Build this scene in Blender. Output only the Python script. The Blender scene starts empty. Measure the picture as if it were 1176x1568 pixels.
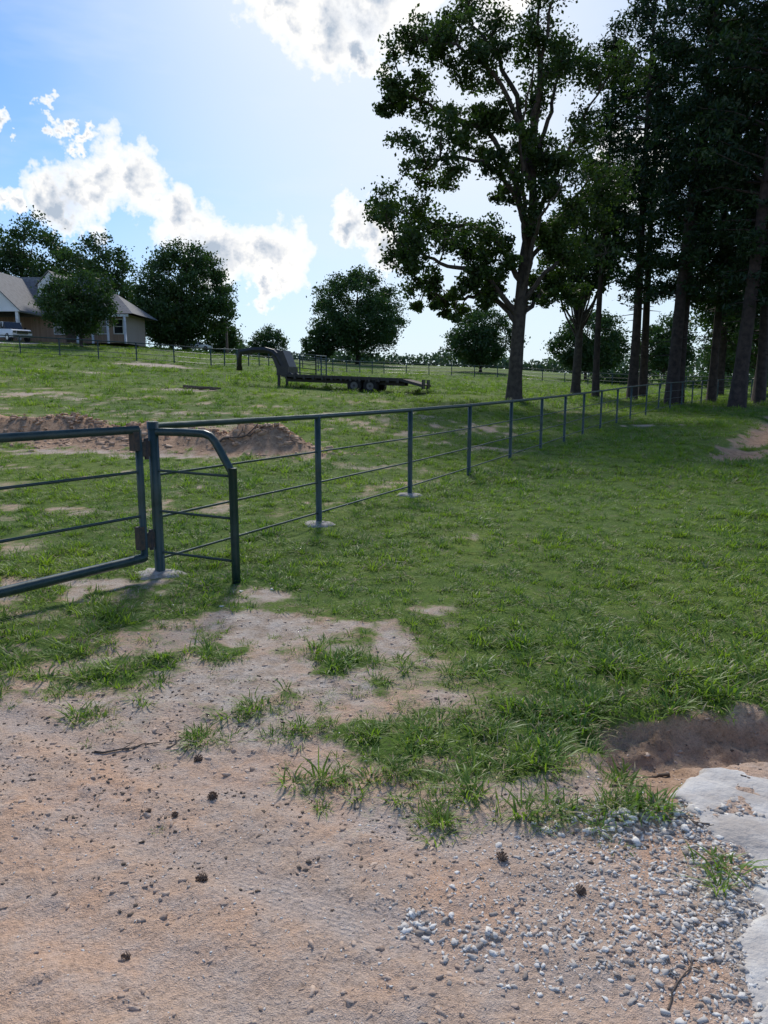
import bpy, math, numpy as np
from mathutils import Vector, Matrix
rad=math.radians
scene=bpy.context.scene
rng=np.random.default_rng(7)

# ------------------------------------------------------------------ helpers
_T=np.random.default_rng(3).random((256,256))
def vnoise(x,y,s=0):
    x=np.asarray(x,float)+s*17.3; y=np.asarray(y,float)+s*31.7
    xi=np.floor(x).astype(int); yi=np.floor(y).astype(int)
    fx=x-xi; fy=y-yi; fx=fx*fx*(3-2*fx); fy=fy*fy*(3-2*fy)
    a=_T[xi%256,yi%256]; b=_T[(xi+1)%256,yi%256]; c=_T[xi%256,(yi+1)%256]; d=_T[(xi+1)%256,(yi+1)%256]
    return (a*(1-fx)+b*fx)*(1-fy)+(c*(1-fx)+d*fx)*fy
def fbm(x,y,s=0,o=4):
    r=0;a=.5;t=0
    for i in range(o):
        r=r+a*vnoise(x*2**i,y*2**i,s+i); t+=a; a*=.5
    return r/t
def ss(a,b,x):
    t=np.clip((np.asarray(x,float)-a)/(b-a),0,1); return t*t*(3-2*t)

def link(o,parent=None):
    scene.collection.objects.link(o)
    if parent: o.parent=parent
    return o
def qmesh(name,V,Q,mats,mi=None,smooth=False,linkit=True):
    V=np.ascontiguousarray(V,np.float32); Q=np.ascontiguousarray(Q,np.int32)
    me=bpy.data.meshes.new(name)
    me.vertices.add(len(V)); me.vertices.foreach_set('co',V.ravel())
    me.loops.add(Q.size); me.polygons.add(len(Q))
    me.loops.foreach_set('vertex_index',Q.ravel())
    me.polygons.foreach_set('loop_start',np.arange(0,Q.size,4,dtype=np.int32))
    if mi is not None: me.polygons.foreach_set('material_index',np.asarray(mi,np.int32))
    if smooth is True: smooth=np.ones(len(Q),bool)
    if smooth is not False: me.polygons.foreach_set('use_smooth',smooth)
    me.update(calc_edges=True)
    for m in mats: me.materials.append(m)
    o=bpy.data.objects.new(name,me)
    if linkit: link(o)
    return o
class B:
    def __init__(s): s.V=[];s.Q=[];s.M=[];s.S=[];s.n=0
    def add(s,V,Q,m=0,smooth=False):
        V=np.asarray(V,float);Q=np.asarray(Q,int)
        s.V.append(V);s.Q.append(Q+s.n);s.M.append(np.full(len(Q),m));s.S.append(np.full(len(Q),smooth));s.n+=len(V)
    def tube(s,P,R,k=8,m=0,cap=True,smooth=True):
        P=np.asarray(P,float); n=len(P); R=np.broadcast_to(np.asarray(R,float),(n,))
        T=np.gradient(P,axis=0); T/=np.linalg.norm(T,axis=1)[:,None]+1e-9
        ref=np.array([0,0,1.]) if abs(T[:,2]).mean()<.8 else np.array([0,1.,0])
        A=np.cross(T,ref);A/=np.linalg.norm(A,axis=1)[:,None]+1e-9
        Bb=np.cross(T,A)
        th=np.arange(k)*2*np.pi/k
        V=(P[:,None,:]+R[:,None,None]*(np.cos(th)[None,:,None]*A[:,None,:]+np.sin(th)[None,:,None]*Bb[:,None,:])).reshape(-1,3)
        i=np.arange(n-1)[:,None]*k; j=np.arange(k)[None,:]; j2=(j+1)%k
        Q=np.stack([i+j,i+j2,i+k+j2,i+k+j],-1).reshape(-1,4)
        s.add(V,Q,m,smooth)
        if cap and k%2==0:
            for base in (0,(n-1)*k):
                q=[]
                for a in range(1,k-2,2): q.append([base,base+a,base+a+1,base+a+2])
                s.Q.append(np.array(q)+s.n-len(V)); s.M.append(np.full(len(q),m)); s.S.append(np.full(len(q),False))
    def box(s,c,d,m=0,rz=0,R=None):
        c=np.array(c,float); d=np.array(d,float)/2
        V=np.array([[x,y,z] for z in(-1,1) for y in(-1,1) for x in(-1,1)],float)*d
        if rz: 
            co,si=math.cos(rz),math.sin(rz); V=V@np.array([[co,si,0],[-si,co,0],[0,0,1]])
        if R is not None: V=V@np.array(R).T
        s.add(V+c,[[0,2,3,1],[4,5,7,6],[0,1,5,4],[2,6,7,3],[0,4,6,2],[1,3,7,5]],m)
    def leaves(s,C,size,r,m=1,asp=.6):
        C=np.asarray(C,float);n=len(C)
        a=r.normal(size=(n,3));a/=np.linalg.norm(a,axis=1)[:,None]
        b=np.cross(a,r.normal(size=(n,3)));b/=np.linalg.norm(b,axis=1)[:,None]+1e-9
        L=(size*(.6+.8*r.random(n)))[:,None]/2
        V=np.stack([C-a*L,C-b*L*asp,C+a*L,C+b*L*asp],1).reshape(-1,3)
        s.add(V,np.arange(4*n).reshape(-1,4),m)
    def obj(s,name,mats,linkit=True):
        return qmesh(name,np.concatenate(s.V),np.concatenate(s.Q),mats,np.concatenate(s.M),np.concatenate(s.S),linkit)

# ---- materials
def mat(name):
    m=bpy.data.materials.new(name);m.use_nodes=True
    nt=m.node_tree
    return m,nt,nt.nodes['Principled BSDF'],nt.nodes['Material Output']
def N(nt,t,**k):
    n=nt.nodes.new(t)
    for a,b in k.items(): setattr(n,a,b)
    return n
def ramp(nt,src,stops,interp='LINEAR'):
    r=nt.nodes.new('ShaderNodeValToRGB'); r.color_ramp.interpolation=interp
    e=r.color_ramp.elements
    while len(e)<len(stops): e.new(.5)
    for i,(p,c) in enumerate(stops): e[i].position=p; e[i].color=(c[0],c[1],c[2],1) if hasattr(c,'__len__') else (c,c,c,1)
    nt.links.new(src,r.inputs[0]); return r.outputs[0]
def mixc(nt,f,a,b,mode='MIX'):
    n=nt.nodes.new('ShaderNodeMix');n.data_type='RGBA';n.blend_type=mode
    for s,v in((n.inputs[0],f),(n.inputs[6],a),(n.inputs[7],b)):
        if hasattr(v,'node'): nt.links.new(v,s)
        elif hasattr(v,'__len__'): s.default_value=(v[0],v[1],v[2],1)
        else: s.default_value=v
    return n.outputs[2]
def mth(nt,op,a,b=None,c=None,clamp=False):
    n=nt.nodes.new('ShaderNodeMath');n.operation=op;n.use_clamp=clamp
    for i,v in enumerate((a,b,c)):
        if v is None: continue
        if hasattr(v,'node'): nt.links.new(v,n.inputs[i])
        else: n.inputs[i].default_value=v
    return n.outputs[0]
def noise(nt,vec,scale,detail=3,rough=.55):
    n=nt.nodes.new('ShaderNodeTexNoise');n.inputs['Scale'].default_value=scale;n.inputs['Detail'].default_value=detail;n.inputs['Roughness'].default_value=rough
    if vec: nt.links.new(vec,n.inputs['Vector'])
    return n
def simple(name,c1,c2=None,scale=8,rough=.7,metal=0,bump=0,bs=40,island=False):
    m,nt,p,o=mat(name)
    tc=N(nt,'ShaderNodeTexCoord')
    c2=c2 or [x*.7 for x in c1]
    if island: src=N(nt,'ShaderNodeNewGeometry').outputs['Random Per Island'];st=[(.05,c2),(.95,c1)]
    else: src=noise(nt,tc.outputs['Object'],scale).outputs[0];st=[(.35,c1),(.65,c2)]
    nt.links.new(ramp(nt,src,st),p.inputs['Base Color'])
    p.inputs['Roughness'].default_value=rough;p.inputs['Metallic'].default_value=metal
    if bump:
        n2=noise(nt,tc.outputs['Object'],bs)
        b=N(nt,'ShaderNodeBump');b.inputs['Strength'].default_value=bump;b.inputs['Distance'].default_value=.01
        nt.links.new(n2.outputs[0],b.inputs['Height']);nt.links.new(b.outputs[0],p.inputs['Normal'])
    return m
def foliage(name,dark,light,trans=.35,scale=.6,tcol=None,inst=False):
    m,nt,p,o=mat(name)
    g=N(nt,'ShaderNodeNewGeometry')
    n=noise(nt,g.outputs['Position'],scale,1)
    if inst: r=N(nt,'ShaderNodeObjectInfo').outputs['Random']
    else: r=g.outputs['Random Per Island']
    f=mth(nt,'ADD',mth(nt,'MULTIPLY',r,.45),mth(nt,'MULTIPLY',ramp(nt,n.outputs[0],[(.33,0),(.67,1)]),.55))
    col=mixc(nt,f,dark,light)
    d=N(nt,'ShaderNodeBsdfDiffuse');nt.links.new(col,d.inputs[0])
    gl=N(nt,'ShaderNodeBsdfGlossy');gl.inputs['Roughness'].default_value=.45;gl.inputs[0].default_value=(1,1,1,1)
    m0=N(nt,'ShaderNodeMixShader');m0.inputs[0].default_value=.03 if not inst else .045
    nt.links.new(d.outputs[0],m0.inputs[1]);nt.links.new(gl.outputs[0],m0.inputs[2])
    t=N(nt,'ShaderNodeBsdfTranslucent')
    tc=mixc(nt,1.0,col,tcol or (1.3,1.5,.6),'MULTIPLY')
    nt.links.new(tc,t.inputs[0])
    mx=N(nt,'ShaderNodeMixShader');mx.inputs[0].default_value=trans
    nt.links.new(m0.outputs[0],mx.inputs[1]);nt.links.new(t.outputs[0],mx.inputs[2]);nt.links.new(mx.outputs[0],o.inputs[0])
    return m

# ------------------------------------------------------------------ terrain height
RN=[0,8,15,22,30,40,55,75,100,150,400,3000]
TN=[-60,-27,-15,-3,8,15,22,30,60]
TAB=np.array([
 [0,0,.1,.45,1.0,1.8,3.0,5.4,6.8,8.0,8.5,8],
 [0,0,.05,.4,1.0,1.75,3.0,5.5,6.8,8.0,8.5,8],
 [0,-.02,.03,.33,.85,1.55,2.8,4.9,6.4,7.9,8.3,8],
 [0,-.04,-.03,.25,.7,1.3,1.9,2.4,3.5,6.3,7.0,8],
 [0,-.04,-.04,.08,.5,1.1,1.6,2.1,3.0,5.5,6.5,8],
 [0,-.04,-.03,.0,.15,.65,.95,1.4,2.0,3.8,5.5,8],
 [0,0,.0,.04,.15,.38,.65,1.0,1.5,2.8,5,8],
 [0,0,.05,.25,.45,.6,.8,1.0,1.5,2.6,5,8],
 [0,0,.1,.4,.6,.7,.9,1.1,1.5,2.6,5,8]])
_lr=np.linspace(0,math.log(3001/4+1),500)
_rn=np.log(np.array(RN)/4+1)
D=np.array([np.interp(_lr,_rn,r) for r in TAB])
kk=np.exp(-.5*(np.arange(-24,25)/9.)**2);kk/=kk.sum()
D=np.array([np.convolve(np.pad(r,24,'edge'),kk,'valid') for r in D])
_tt=np.linspace(-60,60,241)
D=np.array([np.interp(_tt,TN,D[:,i]) for i in range(D.shape[1])])
kk=np.exp(-.5*(np.arange(-16,17)/6.)**2);kk/=kk.sum()
D=np.array([np.convolve(np.pad(r,16,'edge'),kk,'valid') for r in D])   # [r,t]
def hbase(x,y):
    x=np.asarray(x,float);y=np.asarray(y,float)
    R=np.hypot(x,y);th=np.degrees(np.arctan2(x,y))
    fade=1-ss(70,130,np.abs(th))
    fr=np.clip(np.log(R/4+1)/_lr[1],0,498.99);ft=np.clip((th+60)/.5,0,239.99)
    a=fr.astype(int);b=ft.astype(int);fa=fr-a;fb=ft-b
    z=(D[a,b]*(1-fa)+D[a+1,b]*fa)*(1-fb)+(D[a,b+1]*(1-fa)+D[a+1,b+1]*fa)*fb
    return z*fade
BX=[-60,-6,-1.93,-1.15,-.75,-.41,-.1,.29,.645,.95,1.2,1.8,6,60]
BY=[6,4.2,3.5,3.45,3.4,3.2,2.95,2.78,2.62,2.7,2.95,3.25,3.3,3.3]
def seg_d(x,y,P):
    d=np.full(np.shape(x),1e9)
    for (ax,ay),(bx,by) in zip(P[:-1],P[1:]):
        vx,vy=bx-ax,by-ay;L=vx*vx+vy*vy
        t=np.clip(((x-ax)*vx+(y-ay)*vy)/L,0,1)
        d=np.minimum(d,np.hypot(x-ax-t*vx,y-ay-t*vy))
    return d
GUL=[(1.2,2.98),(1.22,3.28),(1.6,3.3),(2.4,3.28),(4,3.5)]
DIT=[(7.8,16.5),(9.2,19),(11.5,22.5),(14.2,27),(18,33),(24,41)]
MOUNDS=[(-3.9,17.4,1.9,.8,.48),(-2.6,17.0,.9,.5,.34),(-7.4,18.6,1.5,.7,.45),(-9.4,18.2,1.6,.8,.42),(-5.7,17.9,1.0,.6,.26),(-11.6,18.6,1.7,.8,.38),(-6.6,17.2,1.0,.6,.2)]
def gauss(x,y,m): return np.exp(-(((x-m[0])/m[2])**2+((y-m[1])/m[3])**2))
def masks(x,y):
    yb=np.interp(x,BX,BY)
    n1=fbm(x*1.7,y*1.7,1); n2=fbm(x*5.5,y*5.5,2); n3=fbm(x*2.6,y*3.2,12)
    e=(y-yb)+(n1-.5)*1.1+(n2-.5)*1.2
    g=ss(-.15,.5,e)
    thin=(1-ss(.9,2.6,y-yb))*ss(1.3,-.2,x)*.6
    g=g*(1-thin*ss(.40,.58,n3*.6+n2*.4))
    # worn, mottled turf on the field side and left of the gate
    side=ss(.6,-1.2,x-(y-6.4)*.49+1.98)*ss(2.5,4,y)*(1-ss(26,50,y)*.7)
    n4=fbm(x*.55+3,y*.45,21)*.5+fbm(x*2.1,y*1.6,22)*.5
    g=g*(1-side*.55*ss(.50,.68,n4))
    bare=np.zeros_like(g)
    for px,py,rx,ry,s in [(-.75,4.95,.75,.42,1.0),(.05,4.7,.3,.4,.8),(-.95,4.0,.5,.42,1.0),(-.3,3.85,.35,.35,.8),(-1.0,5.8,.5,.35,.65),(.35,3.75,.22,.2,.7),(-1.75,4.3,.6,.4,.5),(-2.3,5.9,1.1,.5,.55),(-1.6,3.6,.6,.35,.7),(-.5,3.4,.4,.3,.6),
       (.35,5.35,.3,.25,.5),(1.05,8.1,.5,.3,.35),(-4.2,9.5,1.2,.8,.5),(-1.0,10.5,1.2,.6,.35),(-3,12,1.5,.7,.4),(10.3,18,.8,1.2,.9),(12.5,21,.8,1.2,.9),(9.5,27.6,1.5,.6,.6),
       (-6,13.5,2.2,.8,.45),(-16.5,54,2.8,1.8,1.3),(-19,45,4,1.4,.6),(-9.5,36.5,1.6,.9,1.0),(-8,26,4,1.0,.45),(-14,30,4,1.2,.6),(-4.5,30,3,1,.35),(-13,21,4,.8,.6),(-6,16.0,4.5,.8,.75)]:
        bare=np.maximum(bare,s*np.exp(-(((x-px)/rx)**2+((y-py)/ry)**2)))
    bare=ss(.25,.85,bare+(n2-.5)*1.0+(n1-.5)*.5)
    mo=sum(gauss(x,y,(m[0],m[1]-.15,m[2]*1.15,m[3]*1.3,0)) for m in MOUNDS)
    clay=ss(.3,.6,mo+(n2-.5)*.9)
    gd=seg_d(x,y,GUL); cl2=(1-ss(.16,.30,gd+(n2-.5)*.2))*.8
    dd=seg_d(x,y,DIT); cl3=(1-ss(.35,.8,dd+(n2-.5)*1.0))*ss(.42,.55,fbm(x*.4,y*.4,9)+.1)
    cl=np.maximum.reduce([clay,cl2,cl3])
    g=g*(1-bare*.93)*(1-cl)
    wp=np.exp(-(((x-1.2)/.28)**2+((y-1.95)/.5)**2))
    pale=np.maximum(bare*.8,ss(.3,.8,wp+(n2-.5)*.8)*1.0)
    return g,cl,pale,bare,gd
RUTS=[(2.02,-.42),(1.62,-.30),(2.62,-.28)]
def rut(x,y):
    r=0
    for off,sl in RUTS:
        d=y-(off+sl*x+.10*x*x)+(vnoise(x*1.5,y*1.5,93)-.5)*.1; r=r+np.exp(-(d/.10)**4)
    return np.clip(r,0,1)*(1-ss(.7,1.2,x))*(1-ss(3,5,-x))
def height(x,y):
    x=np.asarray(x,float);y=np.asarray(y,float)
    z=hbase(x,y)
    R=np.hypot(x,y)
    near=1-ss(30,70,R)
    z=z+(fbm(x*.35,y*.35,4)-.5)*.16*ss(5,14,R)*near+(fbm(x*1.6,y*1.6,5)-.5)*.07*near*ss(1,4,R)
    g,cl,pale,bare,gd=masks(x,y)
    ru=rut(x,y)
    z=z+g*.012*(1-ss(20,30,R))
    z=z+(fbm(x*9,y*9,6)-.5)*.026*(1-ss(9,16,R))*(1-.5*ru)+(fbm(x*34,y*34,7,3)-.5)*.013*(1-ss(5,8,R))*(1-.6*ru)
    for m in MOUNDS:
        z=z+m[4]*gauss(x,y,m)*(.5+1.0*fbm(x*2.3,y*2.3,8))
    z=z-.17*(1-ss(.03,.33,gd+(fbm(x*7,y*7,11)-.5)*.2))*(.35+.65*ss(2.95,3.25,y))
    dd=seg_d(x,y,DIT); z=z-.28*(1-ss(.1,1.1,dd))
    return z-.010*ru
def H(x,y): return float(height(np.array([x]),np.array([y]))[0])

def grow(start,step,ratio,end):
    out=[];p=start
    while p<end: step*=ratio;p+=step;out.append(p)
    return out
xs=np.arange(-2.2,2.61,.015);r_=grow(2.6,.015,1.035,2500);l_=grow(2.2,.015,1.035,2500)
xs=np.concatenate([-np.array(l_)[::-1],xs,np.array(r_)])
ys=np.arange(1.3,4.0,.013);f_=grow(4.0,.013,1.024,3000);b_=grow(0,.1,1.35,1500)
ys=np.concatenate([1.3-np.array(b_)[::-1],ys,np.array(f_)])
XX,YY=np.meshgrid(xs,ys)
ZZ=height(XX.ravel(),YY.ravel())
V=np.stack([XX.ravel(),YY.ravel(),ZZ],1)
nx=len(xs);ny=len(ys)
i=np.arange(ny-1)[:,None]*nx;j=np.arange(nx-1)[None,:]
Q=np.stack([i+j,i+j+1,i+nx+j+1,i+nx+j],-1).reshape(-1,4)

# ground material
m_g,nt,p,o=mat('ground_soil_and_turf')
geo=N(nt,'ShaderNodeNewGeometry');P=geo.outputs['Position']
at=N(nt,'ShaderNodeAttribute');at.attribute_name='gm'
sep=N(nt,'ShaderNodeSeparateColor');nt.links.new(at.outputs['Color'],sep.inputs[0])
ga,ca,pa=sep.outputs[0],sep.outputs[1],sep.outputs[2]
at2=N(nt,'ShaderNodeAttribute');at2.attribute_name='rut';ru_=at2.outputs['Fac']
nb=noise(nt,P,1.3,4);nm=noise(nt,P,8,4,.65);nf=noise(nt,P,55,3,.7);nff=noise(nt,P,230,2,.7);nl=noise(nt,P,.18,3)
dirt=ramp(nt,nb.outputs[0],[(.34,(.52,.40,.31)),(.5,(.60,.42,.30)),(.64,(.66,.42,.275))])
grey=ramp(nt,nm.outputs[0],[(.42,0),(.64,.55)])
dirt=mixc(nt,grey,dirt,(.57,.48,.41))
dirt=mixc(nt,mth(nt,'MULTIPLY',ru_,.4),dirt,(.54,.47,.42))
paleC=mixc(nt,ramp(nt,nm.outputs[0],[(.35,0),(.65,1)]),(.38,.30,.225),(.62,.55,.47))
dirt=mixc(nt,pa,dirt,paleC)
clayC=mixc(nt,ramp(nt,nm.outputs[0],[(.3,0),(.7,1)]),(.28,.175,.105),(.60,.39,.25))
dirt=mixc(nt,ca,dirt,clayC)
dirt=mixc(nt,1.0,dirt,ramp(nt,nf.outputs[0],[(.28,.62),(.48,.97),(.72,1.12)]),'MULTIPLY')
dirt=mixc(nt,1.0,dirt,ramp(nt,nff.outputs[0],[(.3,.70),(.55,1.0),(.75,1.22)]),'MULTIPLY')
gcol=ramp(nt,nm.outputs[0],[(.3,(.075,.135,.028)),(.5,(.12,.19,.040)),(.7,(.185,.235,.062))])
gcol2=ramp(nt,nl.outputs[0],[(.35,(.68,.78,.74)),(.65,(1.25,1.12,.95))])
gcol=mixc(nt,1.0,gcol,gcol2,'MULTIPLY')
gcol=mixc(nt,1.0,gcol,ramp(nt,nf.outputs[0],[(.3,.5),(.6,1.1)]),'MULTIPLY')
gm=mth(nt,'ADD',ga,mth(nt,'MULTIPLY',mth(nt,'SUBTRACT',mth(nt,'MULTIPLY',mth(nt,'ADD',nf.outputs[0],nm.outputs[0]),.5),.5),2.2))
gm=ramp(nt,gm,[(.35,0),(.8,1)])
col=mixc(nt,gm,dirt,gcol)
nt.links.new(col,p.inputs['Base Color']);p.inputs['Roughness'].default_value=.95;p.inputs['Specular IOR Level'].default_value=.1
mp=N(nt,'ShaderNodeMapping');mp.inputs['Rotation'].default_value=(0,0,rad(20));nt.links.new(P,mp.inputs[0])
wv=N(nt,'ShaderNodeTexWave');wv.bands_direction='Y';wv.inputs['Scale'].default_value=15;wv.inputs['Distortion'].default_value=3.5;wv.inputs['Detail'].default_value=2;wv.inputs['Detail Scale'].default_value=3
nt.links.new(mp.outputs[0],wv.inputs[0])
wm=mth(nt,'MULTIPLY',mth(nt,'MULTIPLY',wv.outputs['Fac'],ramp(nt,nm.outputs[0],[(.4,0),(.62,1)])),ru_)
hgt=mth(nt,'ADD',mth(nt,'MULTIPLY',wm,.38),mth(nt,'ADD',mth(nt,'MULTIPLY',nf.outputs[0],1.8),mth(nt,'MULTIPLY',nff.outputs[0],.8)))
bp=N(nt,'ShaderNodeBump');bp.inputs['Strength'].default_value=.7;bp.inputs['Distance'].default_value=.012
nt.links.new(hgt,bp.inputs['Height']);nt.links.new(bp.outputs[0],p.inputs['Normal'])
ground=qmesh('ground',V,Q,[m_g],smooth=True)
g,cl,pale,bare,gd=masks(V[:,0],V[:,1])
ca_=ground.data.color_attributes.new('gm','FLOAT_COLOR','POINT')
ca_.data.foreach_set('color',np.stack([g,cl,pale,np.ones_like(g)],1).astype(np.float32).ravel())
ra_=ground.data.attributes.new('rut','FLOAT','POINT')
ra_.data.foreach_set('value',(rut(V[:,0],V[:,1])*(.2+1.2*ss(.42,.62,fbm(V[:,0]*1.8,V[:,1]*1.8,90)))).clip(0,1).astype(np.float32))

# ------------------------------------------------------------------ grass
m_grass=foliage('grass_blades',(.075,.165,.030),(.23,.325,.055),.45,.55,(1.4,1.5,.5),inst=True)
m_dry=simple('dry_grass',(.40,.33,.19),(.28,.22,.12),20,.9)
gcolx=bpy.data.collections.new('grass_tufts')
def tuft(name,nb,L,spread,w,seed,dry=.08):
    r=np.random.default_rng(seed);b=B()
    for k in range(nb):
        a=r.random()*6.283;l=L*(.4+.85*r.random());ro=r.random()**.7*spread
        base=np.array([math.cos(a)*ro,math.sin(a)*ro,-.008])
        a2=a+r.normal()*.9;lean=.45+.9*r.random();dx=np.array([math.cos(a2),math.sin(a2),0]);side=np.array([-dx[1],dx[0],0])
        pts=[];
        for t in(0,.4,.75,1.):
            pts.append(base+dx*l*lean*t**1.5+np.array([0,0,l*(t-.5*lean*t*t)*(1.1-.25*lean)]))
        ww=w*(.6+.8*r.random())
        V=[]
        for q,wf in zip(pts,(.8,1.,.7,.06)): V+= [q-side*ww*wf/2,q+side*ww*wf/2]
        b.add(V,[[0,1,3,2],[2,3,5,4],[4,5,7,6]],1 if r.random()<dry else 0,True)
    ob=b.obj(name,[m_grass,m_dry],False);gcolx.objects.link(ob)
for s in range(4): tuft('tuft_%d'%s,30,.072,.07,.0048,s)
for s in range(2): tuft('tuft_w%d'%s,24,.105,.05,.0078,20+s,.03)
for s in range(2): tuft('tuft_y%d'%s,32,.055,.09,.0042,30+s,.35)
pts=[];scl=[]
def scatter(y0,y1,dens,s0,s1,margin=.6):
    n=int(dens*(y1-y0)*2*(margin*y1+.8))
    x=(rng.random(n)*2-1)*(margin*y1+.8);y=y0+rng.random(n)*(y1-y0)
    k=np.abs(x)<margin*y+.8; x=x[k];y=y[k]
    g,cl,pa,ba,gd=masks(x,y)
    cx=vnoise(x*3.1,y*3.1,40)
    k=rng.random(len(x))<np.clip(g*(.35+.95*cx)+.012+.1*(cl>.3)*(y>10),0,1)*(cl<.95)*((cl<.6)|(y>10))
    x=x[k];y=y[k];g=g[k]
    z=height(x,y)
    pts.append(np.stack([x,y,z],1));scl.append((s0+(s1-s0)*rng.random(len(x)))*(.45+.55*g)*(.45+1.1*fbm(x*.8,y*.8,41)))
scatter(2.3,4.2,170,.7,1.25,.75)
scatter(4.2,7.5,140,.7,1.15)
scatter(7.5,12,80,.8,1.3)
scatter(12,20,38,1.0,1.8)
scatter(20,34,14,1.4,2.6)
scatter(34,60,4.5,2.2,4.2)
scatter(60,100,1.3,3,5)
cl_=[(.05,2.95),(-.22,2.98),(.32,2.75),(.25,2.95),(.5,3.0),(.62,2.62),(.9,2.72),(1.05,2.68),(.75,2.95),(-.5,3.35),(-.62,3.6),(-.1,3.3),(.55,3.3),(.95,3.6),(1.25,3.75),(1.12,2.3),(-1.5,3.55),(-.2,4.4),(-.45,4.35),(1.0,2.95),(1.6,3.8),(.8,3.3),(-.38,2.95),(-.85,3.3),(1.35,3.72),(1.75,3.75),(1.15,3.6),(.15,3.3),(.4,3.5),(.2,2.62),(.7,3.6)]
for cx,cy in cl_:
    n=8 if cy>2.5 else 3;x=cx+rng.normal(size=n)*.06;y=cy+rng.normal(size=n)*.05
    pts.append(np.stack([x,y,height(x,y)],1));scl.append(.6+.6*rng.random(n))
pts=np.concatenate(pts);scl=np.concatenate(scl)
me=bpy.data.meshes.new('grass');me.vertices.add(len(pts));me.vertices.foreach_set('co',pts.astype(np.float32).ravel())
a=me.attributes.new('scl','FLOAT','POINT');a.data.foreach_set('value',scl.astype(np.float32))
a=me.attributes.new('rot','FLOAT_VECTOR','POINT')
rv=np.stack([rng.normal(size=len(pts))*.12,rng.normal(size=len(pts))*.12,rng.random(len(pts))*6.283],1);a.data.foreach_set('vector',rv.astype(np.float32).ravel())
grass=bpy.data.objects.new('grass',me);link(grass)
ng=bpy.data.node_groups.new('scatter','GeometryNodeTree')
ng.interface.new_socket('Geometry',in_out='INPUT',socket_type='NodeSocketGeometry')
ng.interface.new_socket('Geometry',in_out='OUTPUT',socket_type='NodeSocketGeometry')
gi=ng.nodes.new('NodeGroupInput');go=ng.nodes.new('NodeGroupOutput')
m2p=ng.nodes.new('GeometryNodeMeshToPoints')
iop=ng.nodes.new('GeometryNodeInstanceOnPoints');ci=ng.nodes.new('GeometryNodeCollectionInfo')
ci.inputs['Collection'].default_value=gcolx;ci.inputs['Separate Children'].default_value=True;ci.inputs['Reset Children'].default_value=True
iop.inputs['Pick Instance'].default_value=True
na=ng.nodes.new('GeometryNodeInputNamedAttribute');na.data_type='FLOAT_VECTOR';na.inputs[0].default_value='rot'
nb_=ng.nodes.new('GeometryNodeInputNamedAttribute');nb_.data_type='FLOAT';nb_.inputs[0].default_value='scl'
L=ng.links.new
L(gi.outputs[0],m2p.inputs[0]);L(m2p.outputs[0],iop.inputs['Points']);L(ci.outputs[0],iop.inputs['Instance'])
L(na.outputs['Attribute'],iop.inputs['Rotation']);L(nb_.outputs['Attribute'],iop.inputs['Scale']);L(iop.outputs[0],go.inputs[0])
md=grass.modifiers.new('scatter','NODES');md.node_group=ng

# ------------------------------------------------------------------ gravel / stones / clods
m_rock=simple('pale_gravel',(.78,.75,.69),(.30,.25,.21),30,.95,bump=.3,bs=120,island=True)
m_clod=simple('dirt_clods',(.60,.45,.34),(.38,.27,.20),20,.95,bump=.4,bs=120,island=True)
m_litter=simple('dark_litter',(.26,.19,.14),(.10,.075,.055),20,.95,island=True)
def qsphere():
    n=2;V=[];idx={};Qs=[]
    def vid(p):
        if p not in idx: idx[p]=len(V);V.append(p)
        return idx[p]
    for ax in range(3):
        for sg in(-1,1):
            for a in range(n):
                for b2 in range(n):
                    c=[]
                    for da,db in((0,0),(1,0),(1,1),(0,1)):
                        p=[0,0,0];p[ax]=sg;p[(ax+1)%3]=-1+(a+da)*2/n;p[(ax+2)%3]=-1+(b2+db)*2/n;c.append(vid(tuple(p)))
                    Qs.append(c if sg>0 else c[::-1])
    V=np.array(V,float);V/=np.linalg.norm(V,axis=1)[:,None]**.75
    return V,np.array(Qs)
SV,SQ=qsphere()
def stones(name,C,S,m,jag=.5):
    n=len(C);r=rng
    J=SV[None]*(1+jag*(r.random((n,len(SV),1))-.5)*2)
    sc=np.stack([1+.7*r.random(n),.55+.5*r.random(n),.4+.35*r.random(n)],1)[:,None,:]
    J=J*sc;th=r.random(n)*6.283;c,s=np.cos(th)[:,None],np.sin(th)[:,None]
    X=J[...,0]*c-J[...,1]*s;Y=J[...,0]*s+J[...,1]*c
    V=np.stack([X,Y,J[...,2]+X*.5*(r.random((n,1))-.5)],-1)*S[:,None,None]+C[:,None,:]
    Qn=(SQ[None]+np.arange(n)[:,None,None]*len(SV)).reshape(-1,4)
    return qmesh(name,V.reshape(-1,3),Qn,[m])
def place(x,y,s,sink=0.): return np.stack([x,y,height(x,y)+s*sink],1)
gx=[];gy=[];gs=[]
for cx,cy,rx,ry,n,s0,s1 in [(1.0,2.58,.20,.07,520,.003,.017),(.78,2.42,.22,.1,330,.002,.010),(.10,2.08,.04,.04,60,.004,.013),(.27,2.0,.08,.05,90,.003,.012),(.62,1.98,.28,.12,650,.002,.011),(.85,2.15,.3,.2,1600,.0015,.007),(1.0,1.95,.15,.25,1300,.002,.011),(1.15,2.1,.14,.3,1700,.002,.010),(.45,2.25,.35,.25,1200,.0012,.005),(1.2,2.55,.1,.12,400,.003,.012),(0,2.2,1.2,.5,3000,.001,.004),(-1.5,5.8,.4,.3,40,.005,.015),(1.5,2.1,.3,.3,500,.002,.010),(-.6,2.5,.7,.3,700,.001,.004),(.3,2.6,.8,.25,1200,.001,.005)]:
    gx.append(cx+rng.normal(size=n)*rx);gy.append(cy+rng.normal(size=n)*ry);gs.append(s0+(s1-s0)*rng.random(n)**3)
gx=np.concatenate(gx);gy=np.concatenate(gy);gs=np.concatenate(gs)
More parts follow.
